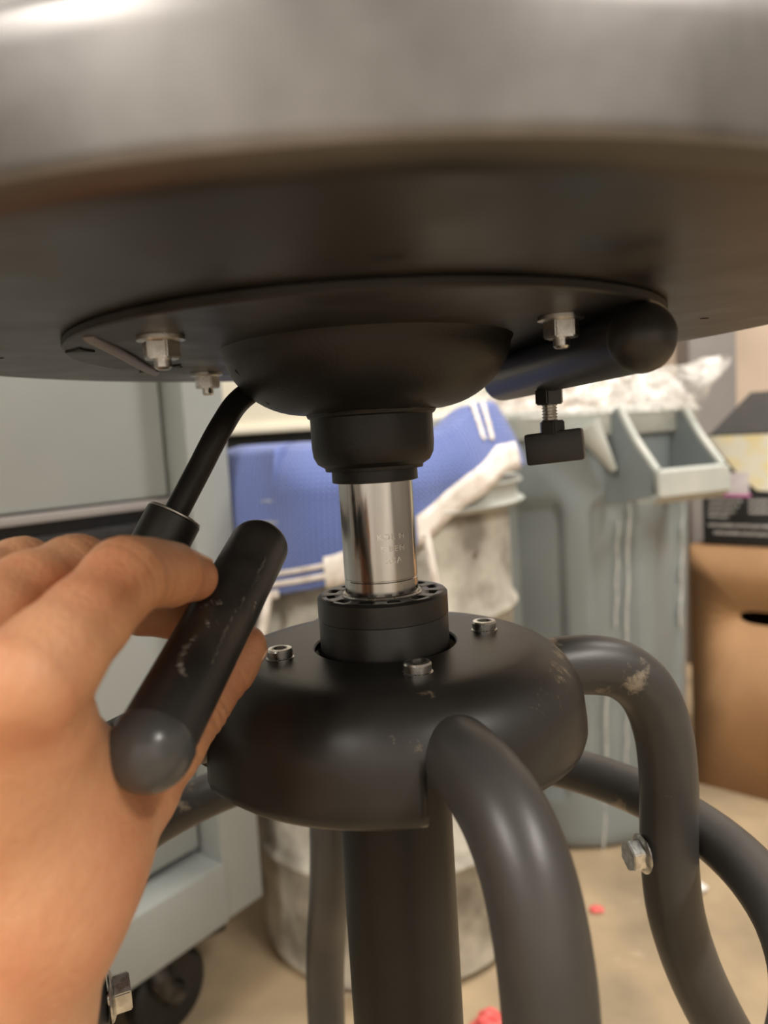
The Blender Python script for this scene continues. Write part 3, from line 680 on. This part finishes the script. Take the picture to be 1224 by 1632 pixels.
hk = k.build('handle', 'bin', bin_, 30)
k = MB(); pr = [(0.084, -0.100), (0.094, -0.104), (0.096, -0.140), (0.080, -0.152), (0.05, -0.152), (0.05, -0.146), (0.078, -0.142)]
n = len(pr); vv = [Hp(-HWd-0.011, a, z) for a, z in pr]+[Hp(HWd+0.011, a, z) for a, z in pr]
k.add(vv, [tuple(range(n)), tuple(range(2*n-1, n-1, -1))]+[(q, (q+1) % n, n+(q+1) % n, n+q) for q in range(n)]); k.build('grip_lip', 'binrim', hk, 30)
for s in (-1, 1):   # paler edge of each cheek
    MB().tube(spline([Hp(s*(HWd+0.005), 0.010, -0.004), Hp(s*(HWd+0.005), 0.040, -0.05), Hp(s*(HWd+0.005), 0.086, -0.103)], 6), 0.0065, 10).build('handle_edge', 'binrim', hk, 60)
t0 = P(960, 650, 1.195)
MB().tube(spline([Hp(-HWd-0.06, -0.004, -0.03), Hp(-HWd-0.045, 0.006, -0.06), Hp(-HWd-0.022, 0.012, -0.10)], 6), [0.024-0.0015*i for i in range(13)], 16).build('drain_tongue', 'binrim', hk, 60)
# dried drips
for (px, ya, yb, rad) in ((1003, 800, 1120, 0.0022), (985, 830, 1000, 0.0016), (968, 1060, 1400, 0.0024), (1088, 800, 1000, 0.0022), (1000, 1130, 1260, 0.0016)):
    pts = []
    for q in range(16):
        py = ya+(yb-ya)*q/15; pt = P(px+1.2*math.sin(q*1.3)-0.02*(py-ya), py, 1.2); rr_ = None
        # push onto the bin wall along the sight line
        d = (pt-CAM).normalized(); lo_, hi_ = 0.9, 1.6
        for _ in range(40):
            md_ = (lo_+hi_)/2; x = CAM+d*md_
            if (Vector((x.x-BC.x, x.y-BC.y)).length < binr(x.z)): hi_ = md_
            else: lo_ = md_
        pts.append(CAM+d*(lo_-0.0005))
    MB().tube(pts, [rad*(0.6+0.6*abs(math.sin(q*1.9))) for q in range(16)], 6).build('drip', 'streak', body)
# film bag heaped on the rim
bag = MB()
bc_ = P(985, 618, 1.30); bc2 = P(1110, 590, 1.30)
def bagfn(u, v):
    a = R(-168+236*u); rad = (RT+0.02)*(1.0-0.55*v); p = BC+Vector((rad*math.cos(a)*1.0, rad*math.sin(a), BZ-0.012+0.0*v))
    hgt = 0.055+0.05*max(0, math.cos(a-haz))**2
    p.z += hgt*math.sin(min(1, v*1.5)*math.pi/2) - 0.05*max(0, v-0.67)
    nn = noise.noise_vector(Vector((p.x*16, p.y*16, p.z*16)))*0.012+noise.noise_vector(Vector((p.x*60, p.y*60, p.z*60)))*0.010
    return p+nn*min(1, v*4+0.15)
bag.grid(bagfn, 150, 36)
def horn(u, v):   # twisted corner that points up to the right
    b0 = P(1060, 622, 1.24); b1 = P(1156, 573, 1.22); a = 2*math.pi*u
    c = b0.lerp(b1, v); rr = 0.05*(1-v)**0.7+0.007
    p = c+Vector((math.cos(a)*rr, math.sin(a)*rr*0.6, math.sin(a)*rr*0.55))
    return p+noise.noise_vector(Vector((p.x*30, p.y*30, p.z*30)))*0.010
bag.grid(horn, 40, 20)
bo = bag.build('plastic_bag', 'bag', None, 180)
tag(bo, 'crumpled clear plastic bag lining spilling over the grey waste bin rim', 'plastic bag')

# ------------------------------------------------------------------ cartons on the right
g0 = on_floor(1108, 1246)
gd = Vector((math.sin(R(47)), -math.cos(R(47)), 0)); gn = Vector((-gd.y, gd.x, 0))     # along the front towards right-near, into the box
if gn.y < 0: gn = -gn
gm = Matrix(((gd.x, gn.x, 0, g0.x), (gd.y, gn.y, 0, g0.y), (0, 0, 1, 0), (0, 0, 0, 1)))
zb = P(1180, 868, 1.42).z
card = thing('cardboard_box', 'large plain brown cardboard box on the floor with an oval hand hole', 'cardboard box', gm @ Vector((0.25, 0.17, 0)))
GL, GW = 0.50, 0.34
hx, hz = 0.135, zb-0.13   # oval hand hole
# front panel built round the hole
k = MB(); n = 24
ov = [(hx+0.045*math.copysign(abs(math.cos(2*math.pi*q/n))**0.7, math.cos(2*math.pi*q/n)), hz+0.013*math.copysign(abs(math.sin(2*math.pi*q/n))**0.8, math.sin(2*math.pi*q/n))) for q in range(n)]
def ray_rect(x, z):
    dx, dz = x-hx, z-hz; ts = []
    if dx > 1e-9: ts.append((GL-hx)/dx)
    if dx < -1e-9: ts.append(-hx/dx)
    if dz > 1e-9: ts.append((zb-hz)/dz)
    if dz < -1e-9: ts.append(-hz/dz)
    t = min(ts); return (hx+dx*t, hz+dz*t)
out = [ray_rect(hx+math.cos(2*math.pi*q/n), hz+math.sin(2*math.pi*q/n)) for q in range(n)]
cor = [(GL, zb), (0, zb), (0, 0), (GL, 0)]
vv = [Vector((x, 0, z)) for x, z in ov]+[Vector((x, 0, z)) for x, z in out]; ff = [(q, (q+1) % n, n+(q+1) % n, n+q) for q in range(n)]
for cx, cz in cor:
    vv.append(Vector((cx, 0, cz))); ci = len(vv)-1; ang = math.atan2(cz-hz, cx-hx) % (2*math.pi); q = int(ang/(2*math.pi)*n) % n
    ff.append((n+q, ci, n+(q+1) % n))
k.add(vv, ff, gm); fp = k.build('front_panel', 'card', card); solid(fp, 0.004, 0)
k = MB(); k.box((GL/2, GW, zb/2), (GL, 0.004, zb), 0, gm); k.box((0, GW/2, zb/2), (0.004, GW, zb), 0, gm); k.box((GL, GW/2, zb/2), (0.004, GW, zb), 0, gm); k.box((GL/2, GW/2, 0.004), (GL, GW, 0.004), 0, gm); k.build('walls', 'card', card)
k = MB(); k.box((GL/2, GW*0.25, zb-0.001), (GL, GW*0.498, 0.004), 0, gm); k.build('top_flap', 'card', card)
k = MB(); k.box((GL/2, GW*0.75, zb-0.001), (GL, GW*0.498, 0.004), 0, gm); k.build('top_flap', 'card', card)

q0 = P(1133, 866, 1.47); u0_ = (q0-g0).dot(gd); v0_ = 0.012
zt_ = P(1190, 690, 1.45).z
pb = thing('printed_carton', 'black printed carton with yellow panel and open grey flap, on the brown box', 'carton', gm @ Vector((u0_+0.17, 0.13, zb+0.001)))
pz0 = zb+0.0015
k = MB(); k.box((u0_+0.17, v0_+0.12, (pz0+zt_)/2), (0.34, 0.24, zt_-pz0), 0.001, gm); k.build('body', 'boxblack', pb)
hgt = zt_-pz0
k = MB(); poly = [(0.012, hgt*0.99), (0.338, hgt*0.99), (0.338, hgt*0.42), (0.10, hgt*0.50), (0.07, hgt*0.62)]
mp = gm @ Matrix.Translation((u0_, v0_-0.0006, pz0)) @ Matrix.Rotation(R(90), 4, 'X')
k.prism(poly, 0.0008, mp); k.build('printed_panel', 'boxyellow', pb)
k = MB(); k.prism([(0.035, hgt*0.47), (0.085, hgt*0.47), (0.085, hgt*0.66), (0.035, hgt*0.66)], 0.0012, mp); k.build('printed_panel', 'boxpink', pb)
k = MB(); k.prism([(0.03, hgt*0.445), (0.088, hgt*0.445), (0.088, hgt*0.47), (0.03, hgt*0.47)], 0.0014, mp); k.build('printed_stripe', 'pink', pb)
for q, (a, b_, z) in enumerate(((0.012, 0.072, .395), (0.010, 0.066, .345), (0.010, 0.060, .295), (0.010, 0.048, .25), (0.084, 0.15, .395), (0.084, 0.15, .345), (0.084, 0.15, .295), (0.010, 0.16, .17), (0.02, 0.17, .10))):
    k = MB(); k.prism([(a, hgt*z), (b_, hgt*z), (b_, hgt*(z+0.028)), (a, hgt*(z+0.028))], 0.0009, mp); k.build('print_line', 'print', pb)
k = MB(); fl_ = [(0.012, 0.0), (0.34, 0.0), (0.33, 0.085), (0.075, 0.085)]
k.prism(fl_, 0.004, gm @ Matrix.Translation((u0_, v0_+0.012, zt_-0.001)) @ Matrix.Rotation(R(62), 4, 'X')); k.build('open_flap', 'boxgrey', pb)

# ------------------------------------------------------------------ cream cupboard far behind
e0 = P(300, 690, 1.80); e1 = P(850, 690, 1.80)
cz = P(430, 690, 1.80).z; cz2 = P(430, 718, 1.80).z
xa, xb = e0.x-0.2, e1.x-0.1; yy = CAM.y+1.80
cup = thing('storage_cupboard', 'cream enamelled cupboard with a black band behind the towel', 'cupboard', ((xa+xb)/2, yy+0.18, 0))
k = MB(); k.box(((xa+xb)/2, yy+0.18, (cz+1.35)/2), (xb-xa, 0.36, 1.35-cz), 0.006); k.build('upper_body', 'cream', cup)
k = MB(); k.box(((xa+xb)/2, yy-0.006, cz+0.010), (xb-xa+0.01, 0.02, 0.018), 0.004); k.build('front_lip', 'cream', cup)
k = MB(); k.box(((xa+xb)/2, yy+0.19, (cz+cz2)/2), (xb-xa-0.01, 0.34, cz-cz2), 0.004); k.build('black_band', 'plastic', cup)
k = MB(); k.box(((xa+xb)/2, yy+0.18, cz2/2), (xb-xa, 0.35, cz2), 0.006); k.build('lower_body', 'cabdark', cup)

# ------------------------------------------------------------------ scraps on the floor
def scrap(name, px, py, size, m_, label, flat=0.5, seed=0):
    d_ = None; v = fwd*F_PX+rt*(px-612)+up*(816-py); t = -(CAM.z-0.001)/v.z; p = CAM+v*t
    bm = bmesh.new(); bmesh.ops.create_icosphere(bm, subdivisions=3, radius=1.0)
    for q in bm.verts:
        n_ = noise.noise(q.co*2.2+Vector((seed, 0, 0))); q.co = q.co*(1+0.45*n_); q.co = Vector((q.co.x*size, q.co.y*size*0.7, q.co.z*size*flat))
    zmin = min(q.co.z for q in bm.verts)
    k = MB(); k.bm(bm, Matrix.Translation((p.x, p.y, -zmin))); tag(k.build(name, m_, None, 25), label, 'scrap')
scrap('paper_scrap', 1113, 1420, 0.013, 'paper', 'small crumpled white paper scrap on the floor beside the foot ring', 0.5, 1)
scrap('red_scrap', 951, 1452, 0.010, 'red', 'tiny red scrap on the floor at the foot of the grey bin', 0.4, 4)
scrap('red_rag', 786, 1650, 0.022, 'red', 'red rag scrap on the floor beside the front stool leg', 0.6, 9)

for o in bpy.data.objects:
    if 'wo' in o: del o['wo']
